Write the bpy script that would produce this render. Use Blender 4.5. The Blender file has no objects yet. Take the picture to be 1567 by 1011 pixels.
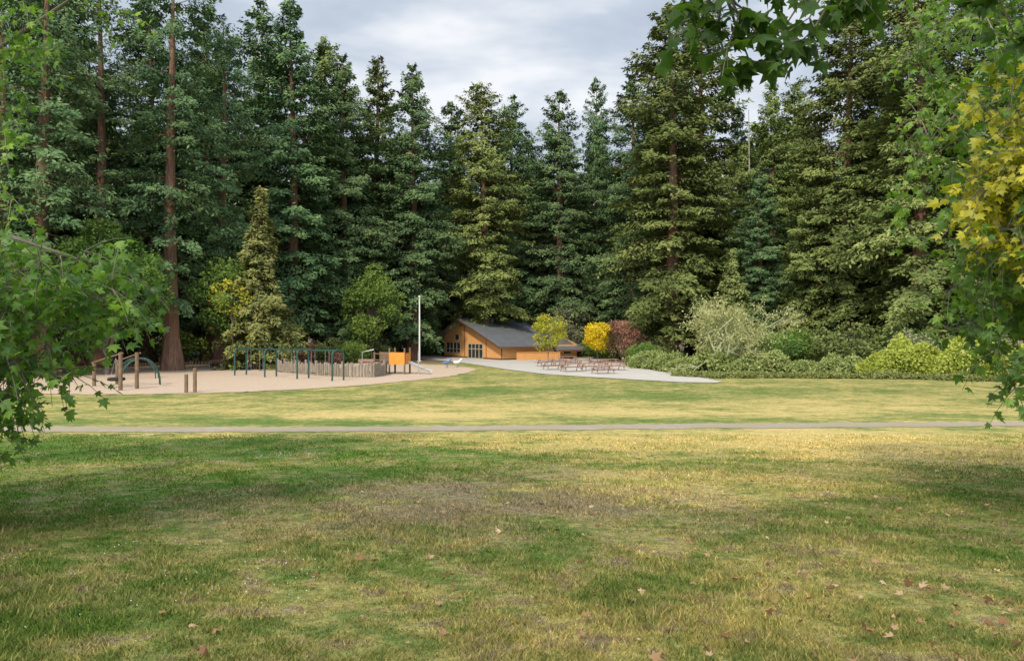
import bpy, math, numpy as np
from mathutils import Vector, Matrix
scene=bpy.context.scene
TAU=math.tau
# ------------------------------------------------------------ helpers
def nrm(a):
    return a/np.maximum(np.linalg.norm(a,axis=-1,keepdims=True),1e-9)
class MB:
    def __init__(s): s.V=[];s.F=[];s.n=0
    def add(s,V,F,mat=0,tint=None):
        V=np.asarray(V,float).reshape(-1,3);F=np.asarray(F,np.int64)
        if tint is None: tint=np.full(len(F),.5)
        elif np.isscalar(tint): tint=np.full(len(F),float(tint))
        s.V.append(V);s.F.append((F+s.n,mat,np.asarray(tint,float)));s.n+=len(V)
    def box(s,c,d,mat=0,rz=0.0,tint=None):
        c=np.array(c,float);d=np.array(d,float)/2
        v=np.array([[x,y,z] for z in(-1,1) for y in(-1,1) for x in(-1,1)],float)*d
        cs,sn=math.cos(rz),math.sin(rz)
        v=np.stack([v[:,0]*cs-v[:,1]*sn,v[:,0]*sn+v[:,1]*cs,v[:,2]],1)+c
        s.add(v,[[0,2,3,1],[4,5,7,6],[0,1,5,4],[2,6,7,3],[0,4,6,2],[1,3,7,5]],mat,tint)
    def tube(s,pts,r0,r1,sides=6,mat=0,tint=None,cap=True):
        P=np.asarray(pts,float);n=len(P)
        r=np.linspace(r0,r1,n) if np.isscalar(r0) else np.asarray(r0)
        T=nrm(np.gradient(P,axis=0))
        ref=np.array([0,0,1.]) if abs(T[0,2])<.9 else np.array([1.,0,0])
        A=nrm(np.cross(T,ref));B=np.cross(T,A)
        a=np.arange(sides)*TAU/sides
        V=P[:,None]+r[:,None,None]*(A[:,None]*np.cos(a)[None,:,None]+B[:,None]*np.sin(a)[None,:,None])
        i=np.arange(n-1)[:,None]*sides;j=np.arange(sides)[None];k=(j+1)%sides
        F=np.stack([i+j,i+k,i+sides+k,i+sides+j],-1).reshape(-1,4)
        s.add(V,F,mat,tint)
        if cap:
            s.add(V[-1],[list(range(sides))],mat,tint);s.add(V[0],[list(range(sides))[::-1]],mat,tint)
    def build(s,name,mats,smooth=False,link=True):
        V=np.concatenate(s.V);me=bpy.data.meshes.new(name)
        me.vertices.add(len(V));me.vertices.foreach_set('co',V.ravel().astype(np.float32))
        ls=np.concatenate([f.ravel() for f,_,_ in s.F]);cnt=np.concatenate([np.full(len(f),f.shape[1]) for f,_,_ in s.F])
        me.loops.add(len(ls));me.loops.foreach_set('vertex_index',ls.astype(np.int32))
        me.polygons.add(len(cnt));st=np.concatenate([[0],np.cumsum(cnt)[:-1]])
        me.polygons.foreach_set('loop_start',st.astype(np.int32))
        for m in mats: me.materials.append(m)
        me.polygons.foreach_set('material_index',np.concatenate([np.full(len(f),m) for f,m,_ in s.F]).astype(np.int32))
        me.update(calc_edges=True)
        at=me.attributes.new('tint','FLOAT','FACE');at.data.foreach_set('value',np.concatenate([t for _,_,t in s.F]).astype(np.float32))
        me.polygons.foreach_set('use_smooth',np.full(len(cnt),smooth))
        me.validate()
        if not link: return me
        return inst(name,me)
def inst(name,me,loc=(0,0,0),rz=0,sc=(1,1,1),parent=None):
    o=bpy.data.objects.new(name,me);scene.collection.objects.link(o)
    o.location=loc;o.rotation_euler=(0,0,rz);o.scale=sc
    if parent: o.parent=parent
    return o
def empty(name,loc=(0,0,0),rz=0):
    return inst(name,None,loc,rz)
def kites(mb,C,D,S,L,W,mat,tint):
    L=L[:,None];W=W[:,None];m=C+D*L*.45
    V=np.stack([C,m+S*W/2,C+D*L,m-S*W/2],1)
    F=np.arange(len(C)*4).reshape(-1,4)
    mb.add(V,F,mat,tint)
OUT=[(0,0),(.2,-.06),(.5,.08),(.3,.24),(.5,.58),(.19,.5),(0,1.),(-.19,.5),(-.5,.58),(-.3,.24),(-.5,.08),(-.2,-.06)]
LP=np.array([(0,.3,0)]+[(x,y,-.28*abs(x)-.12*abs(y-.3)) for x,y in OUT])
LF=np.array([[0,i+1,(i+1)%12+1] for i in range(12)])
def leaves(mb,C,D,N,size,mat,tint,curl=1.0):
    D=nrm(D);X=nrm(np.cross(D,N));N=np.cross(X,D)
    s=size[:,None,None]
    V=C[:,None]+s*(LP[None,:,0:1]*X[:,None]+LP[None,:,1:2]*D[:,None]+curl*LP[None,:,2:3]*N[:,None])
    F=(np.arange(len(C))[:,None,None]*13+LF[None]).reshape(-1,3)
    mb.add(V,F,mat,np.repeat(tint,12))
def g(x,y):
    y=np.asarray(y,float);t=np.clip(y/48,0,1)
    return 2.6*(1-t)**1.5
# ------------------------------------------------------------ materials
def newmat(name):
    m=bpy.data.materials.new(name);m.use_nodes=True;nt=m.node_tree;nt.nodes.clear()
    return m,nt
class NT:
    def __init__(s,nt): s.nt=nt
    def n(s,t,**k):
        nd=s.nt.nodes.new(t)
        for a,b in k.items(): setattr(nd,a,b)
        return nd
    def set(s,sock,v):
        if isinstance(v,bpy.types.NodeSocket): s.nt.links.new(v,sock)
        elif v is not None:
            if hasattr(sock.default_value,'__len__') and len(sock.default_value)==4 and len(v)==3: v=(*v,1)
            sock.default_value=v
    def math(s,op,a,b=None,c=None,clamp=False):
        nd=s.n('ShaderNodeMath',operation=op,use_clamp=clamp)
        for i,v in enumerate((a,b,c)):
            if v is not None: s.set(nd.inputs[i],v)
        return nd.outputs[0]
    def vm(s,op,a,b=None):
        nd=s.n('ShaderNodeVectorMath',operation=op);s.set(nd.inputs[0],a)
        if b is not None: s.set(nd.inputs[1],b)
        return nd.outputs['Value'] if op in('LENGTH','DOT_PRODUCT') else nd.outputs[0]
    def noise(s,vec,scale,detail=4,rough=.6,dist=0):
        nd=s.n('ShaderNodeTexNoise');s.set(nd.inputs['Vector'],vec);nd.inputs['Scale'].default_value=scale
        nd.inputs['Detail'].default_value=detail;nd.inputs['Roughness'].default_value=rough;nd.inputs['Distortion'].default_value=dist
        return nd.outputs['Fac']
    def mr(s,v,a,b,c=0,d=1,smooth=True):
        nd=s.n('ShaderNodeMapRange');nd.interpolation_type='SMOOTHSTEP' if smooth else 'LINEAR'
        s.set(nd.inputs[0],v)
        for i,x in enumerate((a,b,c,d)): nd.inputs[i+1].default_value=x
        return nd.outputs[0]
    def mix(s,f,a,b,mode='MIX'):
        nd=s.n('ShaderNodeMix',data_type='RGBA',blend_type=mode);s.set(nd.inputs[0],f);s.set(nd.inputs[6],a);s.set(nd.inputs[7],b)
        return nd.outputs[2]
    def ramp(s,f,stops):
        nd=s.n('ShaderNodeValToRGB');s.set(nd.inputs[0],f);e=nd.color_ramp.elements
        while len(e)<len(stops): e.new(.5)
        for el,(p,c) in zip(e,stops): el.position=p;el.color=(*c,1)
        return nd.outputs[0]
    def scale3(s,v):
        cv=s.n('ShaderNodeCombineXYZ')
        for i in range(3): s.set(cv.inputs[i],v)
        return cv.outputs[0]
    def out(s,sh): s.nt.links.new(sh,s.n('ShaderNodeOutputMaterial').inputs[0])
    def pos(s): return s.n('ShaderNodeNewGeometry').outputs['Position']
    def obj(s): return s.n('ShaderNodeTexCoord').outputs['Object']
    def bump(s,h,st,dist=.02):
        nd=s.n('ShaderNodeBump');nd.inputs['Strength'].default_value=st;nd.inputs['Distance'].default_value=dist;s.set(nd.inputs['Height'],h);return nd.outputs[0]
    def pbr(s,col,rough=.8,normal=None,metal=0,spec=.3):
        p=s.n('ShaderNodeBsdfPrincipled');s.set(p.inputs['Base Color'],col);s.set(p.inputs['Roughness'],rough);p.inputs['Metallic'].default_value=metal
        p.inputs['Specular IOR Level'].default_value=spec
        if normal: s.set(p.inputs['Normal'],normal)
        return p.outputs[0]
def foliage_mat(name,dark,mid,light,trans=.25,var=.25,hue=.03,gloss=.0):
    m,nt=newmat(name);N=NT(nt)
    t=N.n('ShaderNodeAttribute',attribute_name='tint').outputs['Fac']
    c=N.ramp(t,[(0,dark),(.5,mid),(1,light)])
    r=N.n('ShaderNodeObjectInfo').outputs['Random']
    hs=N.n('ShaderNodeHueSaturation');N.set(hs.inputs['Color'],c)
    N.set(hs.inputs['Hue'],N.mr(r,0,1,.5-hue,.5+hue*.6,False))
    r2=N.math('FRACT',N.math('MULTIPLY',r,7.31))
    N.set(hs.inputs['Value'],N.mr(r2,0,1,1-var,1+var,False))
    c=hs.outputs[0]
    d=N.n('ShaderNodeBsdfDiffuse');N.set(d.inputs[0],c);sh=d.outputs[0]
    if trans>0:
        tr=N.n('ShaderNodeBsdfTranslucent');N.set(tr.inputs[0],N.mix(1.0,c,(1.5,1.6,.7),'MULTIPLY'))
        mx=N.n('ShaderNodeMixShader');mx.inputs[0].default_value=trans
        nt.links.new(d.outputs[0],mx.inputs[1]);nt.links.new(tr.outputs[0],mx.inputs[2]);sh=mx.outputs[0]
    if gloss>0:
        gl=N.n('ShaderNodeBsdfGlossy');gl.inputs['Roughness'].default_value=.45;gl.inputs[0].default_value=(.9,.95,1,1)
        m2=N.n('ShaderNodeMixShader');m2.inputs[0].default_value=gloss
        nt.links.new(sh,m2.inputs[1]);nt.links.new(gl.outputs[0],m2.inputs[2]);sh=m2.outputs[0]
    N.out(sh);return m
def plain(name,a,b,scale=3,rough=.8,bump=.3,stretch=(1,1,1),metal=0,spec=.3):
    m,nt=newmat(name);N=NT(nt);v=N.vm('MULTIPLY',N.obj(),stretch)
    nz=N.noise(v,scale,5);c=N.ramp(nz,[(.3,a),(.7,b)])
    N.out(N.pbr(c,rough,N.bump(nz,bump) if bump else None,metal,spec));return m
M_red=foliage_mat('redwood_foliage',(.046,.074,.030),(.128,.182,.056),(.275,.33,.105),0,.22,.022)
M_blue=foliage_mat('haze_blue_redwood_foliage',(.036,.070,.037),(.088,.152,.066),(.190,.272,.112),0,.2,.018)  # distance haze put into a bluish base colour
M_young=foliage_mat('young_fir_foliage',(.07,.105,.04),(.18,.22,.07),(.33,.35,.13),0,.15,.02)
M_dark=foliage_mat('deciduous_green',(.05,.095,.03),(.13,.21,.055),(.26,.36,.10),.3,.15,.02)
M_yel=foliage_mat('yellow_foliage',(.32,.25,.02),(.68,.50,.03),(.85,.70,.08),.3,.05,.005)
M_yg=foliage_mat('yellow_green_foliage',(.18,.22,.04),(.44,.43,.06),(.68,.62,.12),.3,.05,.005)
M_rust=foliage_mat('rust_foliage',(.14,.08,.06),(.36,.19,.15),(.50,.32,.24),.3,.05,.005)
M_sage=foliage_mat('sage_foliage',(.12,.14,.08),(.23,.25,.14),(.34,.35,.22),.2,.15,.02)
M_bramble=foliage_mat('bramble_foliage',(.09,.13,.03),(.27,.35,.07),(.48,.54,.13),.3,.1,.01)
M_ivy=foliage_mat('ivy_foliage',(.07,.10,.035),(.18,.225,.08),(.31,.35,.14),.25,.12,.015)
M_syc=foliage_mat('sycamore_leaf',(.06,.13,.022),(.13,.25,.038),(.27,.42,.07),.45,.05,.004,.03)
M_sycd=foliage_mat('sycamore_leaf_dark',(.03,.065,.012),(.06,.125,.02),(.125,.215,.035),.45,.05,.004,.02)  # darker leaf copy for the overhang, canopy shade put into its colour
M_sycy=foliage_mat('sycamore_leaf_sunlit',(.14,.18,.02),(.48,.46,.05),(.85,.74,.08),.45,.05,.004,.03)  # yellow glow of sunlit leaves put into the leaf colour
M_fallen=foliage_mat('fallen_leaf',(.16,.08,.04),(.42,.25,.13),(.70,.52,.32),.1,.05,.01)
M_bark=plain('redwood_bark',(.11,.062,.043),(.28,.165,.11),2.5,.95,.8,(3,3,.3))
M_bark2=plain('grey_bark',(.10,.085,.065),(.26,.23,.18),4,.9,.6,(1,1,.4))
M_pale=plain('lichen_bark',(.26,.28,.16),(.48,.50,.30),4,.95,.4)
M_wood=plain('weathered_wood',(.16,.13,.10),(.36,.31,.25),5,.9,.4,(3,3,.4))
M_wooddk=plain('brown_timber',(.12,.08,.05),(.25,.17,.11),5,.85,.4,(2,2,.5))
M_green=plain('green_painted_steel',(.010,.055,.045),(.02,.085,.065),6,.45,.0,spec=.5)
M_grey=plain('galvanised_steel',(.35,.36,.37),(.5,.5,.5),8,.45,.0,metal=.5)
M_orange=plain('orange_siding',(.64,.32,.11),(.76,.39,.15),1.2,.8,.2,(1,1,6))
M_panel=plain('orange_plastic',(.75,.24,.03),(.85,.30,.05),3,.5,.0)
M_blue2=plain('blue_plastic',(.08,.15,.35),(.12,.2,.42),3,.5,.0)
M_white=plain('white_paint',(.70,.70,.68),(.8,.8,.78),5,.5,.05)
M_trim=plain('dark_trim',(.10,.05,.03),(.16,.08,.045),5,.7,.1)
M_glass=plain('window_glass',(.02,.025,.03),(.05,.06,.07),1,.12,.0,spec=.6)
M_frame=plain('window_frame',(.45,.36,.25),(.55,.45,.32),5,.6,.05)
M_table=plain('weathered_redwood',(.26,.15,.11),(.44,.29,.23),4,.75,.2,(1,5,1))
M_rubber=plain('black_rubber',(.015,.015,.016),(.03,.03,.03),6,.7,.1)
def roof_mat():
    m,nt=newmat('roof_shingles');N=NT(nt)
    br=N.n('ShaderNodeTexBrick');N.set(br.inputs['Vector'],N.obj())
    br.inputs['Scale'].default_value=2.2;br.inputs['Color1'].default_value=(.10,.11,.125,1);br.inputs['Color2'].default_value=(.15,.16,.175,1);br.inputs['Mortar'].default_value=(.07,.075,.085,1)
    c=N.mix(.35,br.outputs[0],N.ramp(N.noise(N.obj(),.7,5),[(.3,(.08,.085,.10)),(.7,(.19,.2,.21))]))
    N.out(N.pbr(c,.85,None));return m
M_roof=roof_mat()
def grass_col(N,blade=False):
    p=N.pos();big=N.noise(p,.16,2,.6);med=N.noise(p,.9,3,.65);mid=N.noise(p,3.2,3,.7)
    nzc=N.n('ShaderNodeTexNoise');N.set(nzc.inputs['Vector'],p);nzc.inputs['Scale'].default_value=.4;nzc.inputs['Detail'].default_value=3;nzc.inputs['Roughness'].default_value=.65
    pw=N.vm('ADD',p,N.vm('MULTIPLY',N.vm('SUBTRACT',nzc.outputs['Color'],(.5,.5,.5)),(6,6,0)))
    sep=N.n('ShaderNodeSeparateXYZ');N.set(sep.inputs[0],pw);X,Y=sep.outputs[0],sep.outputs[1]
    def ell(cx,cy,rx,ry,soft=.5):
        q=N.vm('MULTIPLY',N.vm('SUBTRACT',pw,(cx,cy,0)),(1/rx,1/ry,0))
        return N.mr(N.vm('LENGTH',q),1-soft,1+soft,1,0)
    D=N.math('ADD',N.mr(Y,15,30,.475,.62),N.math('MULTIPLY',N.math('SUBTRACT',big,.5),1.1))
    D=N.math('ADD',D,N.math('MULTIPLY',N.math('SUBTRACT',med,.5),1.15))
    D=N.math('ADD',D,N.math('MULTIPLY',N.math('SUBTRACT',mid,.5),1.25))
    for (cx,cy,rx,ry,a) in [(-9,19.5,6,3,-.36),(-6.5,13,3.5,2.6,-.2),(-2,17.8,6,1.2,-.24),(-.3,11.5,3.2,2.6,.22),(3.5,12.5,3.2,2.0,.30),
        (9,21,11,5,.38),(-5,33.5,5,2,.36),(0,35.5,14,3,.15),(14,40,18,5,.16),(6,52,15,6,-.12),(8,30,9,2,-.10),(-12,30,8,2,-.16)]:
        D=N.math('ADD',D,N.math('MULTIPLY',ell(cx,cy,rx,ry),a))
    c=N.ramp(D,[(0,(.085,.175,.028)),(.28,(.140,.210,.047)),(.50,(.235,.26,.080)),(.72,(.43,.375,.13)),(1,(.60,.475,.19))])
    bare=N.math('MULTIPLY',ell(-.4,11.0,3.4,2.7,.6),N.mr(med,.34,.56))
    bare2=N.math('MULTIPLY',N.mr(mid,.50,.64),N.mr(med,.40,.56))
    bare=N.math('MAXIMUM',bare,N.math('MULTIPLY',bare2,N.mr(Y,26,16)))
    c=N.mix(N.math('MULTIPLY',bare,.82),c,(.265,.215,.15))
    vf=fine=None
    if not blade:
        fine=N.noise(p,9,2,.7);vf=N.noise(p,60,1,.6)
        vv=N.math('MULTIPLY',N.mr(vf,.25,.75,.72,1.25,False),N.mr(fine,.25,.75,.58,1.38,False))
        vv=N.math('MULTIPLY',vv,N.mr(Y,22,60,1,.88))
        c=N.mix(1.0,c,N.scale3(vv),'MULTIPLY')
    return c,X,Y,med,fine,vf
def ground_mat():
    m,nt=newmat('lawn_and_forest_floor');N=NT(nt);c,X,Y,med,fine,vf=grass_col(N)
    duff=N.ramp(fine,[(.3,(.10,.07,.045)),(.7,(.24,.18,.12))])
    f1=N.mr(Y,93,101);f2=N.math('MULTIPLY',N.mr(X,19,23),N.mr(Y,70,75))
    f3=N.math('MULTIPLY',N.mr(X,-25,-30),N.mr(Y,76,82));f4=N.mr(X,-34,-40)
    f5=N.mr(X,45,55)
    f=N.math('MAXIMUM',N.math('MAXIMUM',f1,f2),N.math('MAXIMUM',f3,N.math('MAXIMUM',f4,f5)))
    c=N.mix(f,c,duff)
    b=N.math('ADD',N.math('MULTIPLY',vf,.5),fine)
    N.out(N.pbr(c,.95,N.bump(b,.7,.04),spec=.1));return m
def blade_mat():
    m,nt=newmat('grass_blades');N=NT(nt);c=grass_col(N,True)[0]
    t=N.n('ShaderNodeAttribute',attribute_name='tint').outputs['Fac']
    c=N.mix(1.0,c,N.ramp(t,[(0,(.42,.50,.38)),(.6,(.90,.93,.82)),(.85,(1.2,1.1,1.0)),(1,(1.9,1.65,1.6))]),'MULTIPLY')
    d=N.n('ShaderNodeBsdfDiffuse');N.set(d.inputs[0],c);N.out(d.outputs[0]);return m
def sheet_mat(name,a,b,c2,scale,bump=.4):
    m,nt=newmat(name);N=NT(nt);p=N.pos();n1=N.noise(p,scale,5);n2=N.noise(p,scale*.12,3);n3=N.noise(p,scale*8,2)
    c=N.mix(N.mr(n2,.35,.65),N.ramp(n1,[(.3,a),(.7,b)]),c2)
    c=N.mix(1.0,c,N.scale3(N.mr(n3,.3,.7,.8,1.15,False)),'MULTIPLY')
    N.out(N.pbr(c,.95,N.bump(n3,bump,.02),spec=.1));return m
M_ground=ground_mat();M_blade=blade_mat()
M_path=sheet_mat('packed_gravel',(.33,.28,.215),(.45,.39,.31),(.36,.31,.22),4)
M_sand=sheet_mat('wood_chips',(.46,.345,.245),(.62,.48,.355),(.52,.41,.31),3,.6)
M_conc=sheet_mat('concrete',(.46,.43,.39),(.58,.55,.50),(.50,.47,.42),1.5,.1)
# ------------------------------------------------------------ ground
far=[100,150,220,340,550,900,1500,2500]
xs=np.array(sorted([-v for v in far]+list(np.arange(-80,80.1,1.0))+far))
ys=np.array([-2500,-1500,-800,-400,-200,-100,-60,-40]+list(np.arange(-25,60,.5))+list(np.arange(60,140,2))+[160,200,260,400,700,1200,2500])
Xg,Yg=np.meshgrid(xs,ys);Zg=g(Xg,Yg);nx=len(xs)
i=(np.arange(len(ys)-1)[:,None]*nx+np.arange(nx-1)[None]).ravel()
mb=MB();mb.add(np.stack([Xg,Yg,Zg],-1),np.stack([i,i+1,i+nx+1,i+nx],1));mb.build('ground',[M_ground],True)
rng=np.random.default_rng(5)
def strip(name,cx,cy,w,mat,h=.012,jit=.12,cols=6):
    P=np.stack([cx,cy],1);T=nrm(np.gradient(P,axis=0));Nn=np.stack([-T[:,1],T[:,0]],1)
    n=len(P);k=rng.normal(0,1,n+8);k=np.convolve(k,np.ones(5)/5,'same')[4:-4]*jit+rng.normal(0,jit*.4,n)
    k2=rng.normal(0,1,n+8);k2=np.convolve(k2,np.ones(5)/5,'same')[4:-4]*jit+rng.normal(0,jit*.4,n)
    V=[]
    for j in range(cols+1):
        f=j/cols;off=(-w/2+k)*(1-f)+(w/2+k2)*f
        Q=P+Nn*off[:,None];V.append(np.stack([Q[:,0],Q[:,1],g(0,Q[:,1])+h],1))
    V=np.stack(V,1);c=cols+1
    i=(np.arange(n-1)[:,None]*c+np.arange(cols)[None]).ravel()
    mb=MB();mb.add(V,np.stack([i,i+c,i+c+1,i+1],1));return mb.build(name,[mat],True)
cx=np.arange(-60,70,.2);cy=26.3+.0022*(cx+14)**2*np.where(cx>-14,1,-.3)+.35*np.sin(cx*.17)
cy=np.where(cx>20,cy[np.argmin(abs(cx-20))]+(cx-20)*.16,cy)
strip('footpath',cx,cy,2.3,M_path,.012,.22)
def smooth_poly(pts,n=8,jit=.0):
    P=np.array(pts,float);out=[]
    m=len(P)
    for i in range(m):
        p0,p1,p2,p3=P[i-1],P[i],P[(i+1)%m],P[(i+2)%m]
        for t in np.arange(n)/n:
            out.append(.5*((2*p1)+(-p0+p2)*t+(2*p0-5*p1+4*p2-p3)*t*t+(-p0+3*p1-3*p2+p3)*t**3))
    o=np.array(out);return o+rng.normal(0,jit,o.shape)
def polysheet(name,pts,mat,z):
    import bmesh
    bm=bmesh.new();vs=[bm.verts.new((p[0],p[1],z)) for p in pts];f=bm.faces.new(vs)
    if f.normal.z<0: f.normal_flip()
    bmesh.ops.triangulate(bm,faces=[f]);me=bpy.data.meshes.new(name);bm.to_mesh(me);me.materials.append(mat);return inst(name,me)
PG=smooth_poly([(-31.5,50.2),(-24,49.8),(-18,52),(-13,56),(-8.5,63),(-4.6,74),(-4.4,84),(-9,92),(-20,97),(-34,94),(-46,86),(-47,70),(-40,56)],14,.16)
polysheet('playground_surface',PG,M_sand,.03)
PL=[(-17,140),(-17.5,120),(-9,104),(-5.2,95),(-1.2,83),(2.9,73),(6.5,68.5),(10,64.8),(13.5,61.3),(16.3,60.6),(17.2,62),(16.6,69),(14.8,78),(14.2,90),(12.5,105),(14,120),(10,140)]
polysheet('concrete_plaza',PL,M_conc,.045)
# ------------------------------------------------------------ tree generators
def conifer(seed,H,R,base,fol,dens=1.0,cone=.6,trunk=.018,droop=1.0,spr=1.0,k=2.1,big=.82):
    r=np.random.default_rng(seed);mb=MB()
    zz=np.linspace(0,H,14);bx=.25*np.sin(zz*.12+seed);pts=np.stack([bx,.2*np.cos(zz*.1+seed)-.2,zz],1)
    rad=H*trunk*(1-zz/H*.96);rad[0]*=1.5
    mb.tube(pts,rad,0,9,0)
    nb=int(H*12*dens);t=r.uniform(0,1,nb)**.85;z=H*(.995-t*(1-base));az=r.uniform(0,TAU,nb);ph=r.uniform(0,6)
    prof=np.minimum(1,(t*k)**cone)*np.where(t>.85,1-(t-.85)*2,1)
    lump=.80+.20*np.sin(az*2+z*.35+ph)+.17*np.sin(az*3-z*.8+ph*2)
    L=np.maximum(.45,R*prof*lump*r.uniform(.55,1.14,nb))
    e0=.75*(1-t)**2-.05-.12*t*droop+r.normal(0,.09,nb)
    cxy=np.stack([np.interp(z,zz,pts[:,0]),np.interp(z,zz,pts[:,1])],1)
    n=(8+L*12.5*spr/big**2).astype(int);idx=np.repeat(np.arange(nb),n);m=len(idx)
    s=r.uniform(.12,1,m)**.60;Li=L[idx];a=az[idx]
    out=np.stack([np.cos(a),np.sin(a),np.zeros(m)],1);side=np.stack([-np.sin(a),np.cos(a),np.zeros(m)],1)
    lat=np.clip(r.normal(0,1,m),-1.9,1.9)*.20*Li*(1.15-s)
    zb=z[idx]+Li*(np.sin(e0[idx])*s-(.10+.22*t[idx])*droop*s*s*1.0+.07*s**4)
    P=out*(Li*s)[:,None]+side*lat[:,None];P[:,:2]+=cxy[idx];P[:,2]=zb-np.abs(lat)*.28+r.normal(0,.18,m)
    D=nrm(out*r.uniform(.1,.8,m)[:,None]+side*(np.sign(lat)*r.uniform(.1,.9,m))[:,None]+np.stack([r.normal(0,.3,m),r.normal(0,.3,m),-r.uniform(-.1,.9,m)*droop],1))
    up=nrm(np.stack([r.normal(0,.45,m),r.normal(0,.45,m),.75*np.ones(m)],1)+out*.95);S=nrm(np.cross(D,up))
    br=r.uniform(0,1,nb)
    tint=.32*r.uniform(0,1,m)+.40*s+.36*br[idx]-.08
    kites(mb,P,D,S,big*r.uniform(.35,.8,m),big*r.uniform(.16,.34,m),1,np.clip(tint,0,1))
    for b in range(0,nb,3):
        o=np.array([math.cos(az[b]),math.sin(az[b]),0]);ss=np.array([0,.4,.8])
        q=o*(L[b]*ss)[:,None];q[:,2]=z[b]+L[b]*(math.sin(e0[b])*ss-(.10+.22*t[b])*droop*ss*ss);q[:,:2]+=cxy[b]
        mb.tube(q,.03+.008*L[b],.01,3,0,cap=False)
    for b in range(int(14*base*4)+4):
        zb_=r.uniform(.06*H,base*H+.1*H);a=r.uniform(0,TAU);l=r.uniform(.8,2.6)
        mb.tube([(0,0,zb_),(math.cos(a)*l*.6,math.sin(a)*l*.6,zb_-.1*l),(math.cos(a)*l,math.sin(a)*l,zb_-.35*l)],.05,.01,4,0,cap=False)
    return mb.build('conifer',[M_bark,fol],False,False)
def crownleaves(mb,r,C,rad,n,size,mat,flat=.8,tbase=0.):
    K=len(C);idx=np.repeat(np.arange(K),n);m=len(idx)
    d=nrm(r.normal(0,1,(m,3)));rr=r.uniform(.35,1,m)**.6
    P=C[idx]+d*(rad[idx]*rr)[:,None]*np.array([1,1,flat])
    D=nrm(d+r.normal(0,.7,(m,3))+np.array([0,0,-.3]));up=nrm(r.normal(0,.6,(m,3))+np.array([0,0,.8])+d*.9);S=nrm(np.cross(D,up))
    kb=r.uniform(-.18,.18,K)
    t=.5+kb[idx]+.22*d[:,2]+r.normal(0,.14,m)+tbase
    kites(mb,P,D,S,size*r.uniform(.7,1.3,m),size*.75*r.uniform(.7,1.3,m),mat,np.clip(t,0,1))
def deciduous(seed,H,R,fol,nclump=34,nleaf=150,size=.3,trunk_r=.14,low=.25,bark=None,cr=.30,mats=None):
    r=np.random.default_rng(seed);mb=MB();zc=H*(low+(1-low)*.5);hz=H*(1-low)*.5
    d=nrm(r.normal(0,1,(nclump,3)));q=r.uniform(.3,1,nclump)**.5
    C=d*q[:,None]*np.array([R*.78,R*.78,hz*.82])+np.array([0,0,zc])
    C[:,:2]*=(1-.35*np.clip((C[:,2]-zc)/hz,0,1))[:,None]
    top=np.array([r.normal(0,.1),r.normal(0,.1),H*.85])
    mb.tube([(0,0,-.1),(r.normal(0,.06),r.normal(0,.06),H*low*.6),top*.6,top],trunk_r,trunk_r*.15,8,0)
    for c in C:
        a=np.array([0,0,H*low*.5])+np.array([0,0,1])*r.uniform(0,.4)*H*low+(top*.3)*r.uniform(0,1)
        a[:2]*=.1;mid=(a+c)/2+np.array([0,0,.06*H]);mb.tube([a,mid,c],trunk_r*.4,.015,5,0,cap=False)
    crownleaves(mb,r,C,np.full(nclump,R*cr)*r.uniform(.7,1.3,nclump),nleaf,size,1)
    return mb.build('crown',[bark or M_bark2,fol],False,False)
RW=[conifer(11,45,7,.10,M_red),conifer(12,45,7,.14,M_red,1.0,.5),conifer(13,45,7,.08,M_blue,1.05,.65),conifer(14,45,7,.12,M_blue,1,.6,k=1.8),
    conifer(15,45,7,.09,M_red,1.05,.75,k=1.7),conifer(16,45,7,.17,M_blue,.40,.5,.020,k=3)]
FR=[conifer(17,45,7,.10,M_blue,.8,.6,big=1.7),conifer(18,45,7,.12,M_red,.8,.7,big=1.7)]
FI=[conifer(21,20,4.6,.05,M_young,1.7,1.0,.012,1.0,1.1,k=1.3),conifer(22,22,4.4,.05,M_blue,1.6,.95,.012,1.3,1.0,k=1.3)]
trees=[(21.2,100,47.5,9,0),(27.3,109,52,8.5,1),(17.5,112,42,7.5,2),(38.7,113,42.5,6,4),(45,122,44,7,1),(39.5,89,47,8,1),(43,80,46,8,0),
 (31.5,97,25,5,2),(36.5,91,29,5.5,4),(51,84,46,8,3),(60.5,88,48,8,1),(14.2,127,46.5,5.5,3),(7.5,122,42.8,7.5,3),(2.6,136,40,7.5,2),
 (-4.2,117,42.2,8,1),(.2,126,43.2,7,2),(-10.3,129,43,8,3),(-14.8,112,43.4,7.5,2),(-20.8,117,46.6,8.5,4),(-24,107,43,7.5,2),(-28,112,47.6,7.5,0),
 (-29,99,47.5,8,3),(-35,105,50,8.5,2),(-41,102,48,8.5,3),(-36,80,46,6.8,5),(-46.5,86,48,7,5),(-43.2,70,43,7,5),(-51,76,42,7,5),(-53,92,46,8,2),
 (-62,80,46,8,0),(23,118,44,7,4),(32,104,30,5,0),(48,97,40,8,2),(34.5,116,38,5,3),(66,78,46,8,2),(55,72,36,7,0),(-70,70,45,8,3),(-47,98,50,8,3),(-60,95,50,8,2),(-33.5,88,40,5.5,5),(46,88,44,6,5)]
r=np.random.default_rng(77)
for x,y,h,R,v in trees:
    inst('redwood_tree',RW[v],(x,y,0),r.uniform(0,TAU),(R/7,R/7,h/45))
for x,y,h,R,v in [(-27.2,82,19.6,4.9,0),(-13.8,131,26,5.4,1),(-19.4,128,21,4.8,1),(-22,104,16,3.8,1),(27,92,14,3.8,0),(12,122,16,4.2,1),(47,78,13,3.5,1)]:
    inst('fir_tree',FI[v],(x,y,0),r.uniform(0,TAU),(R/4.6,R/4.6,h/(20 if v==0 else 22)))
fo=empty('distant_forest')
k=0
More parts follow.
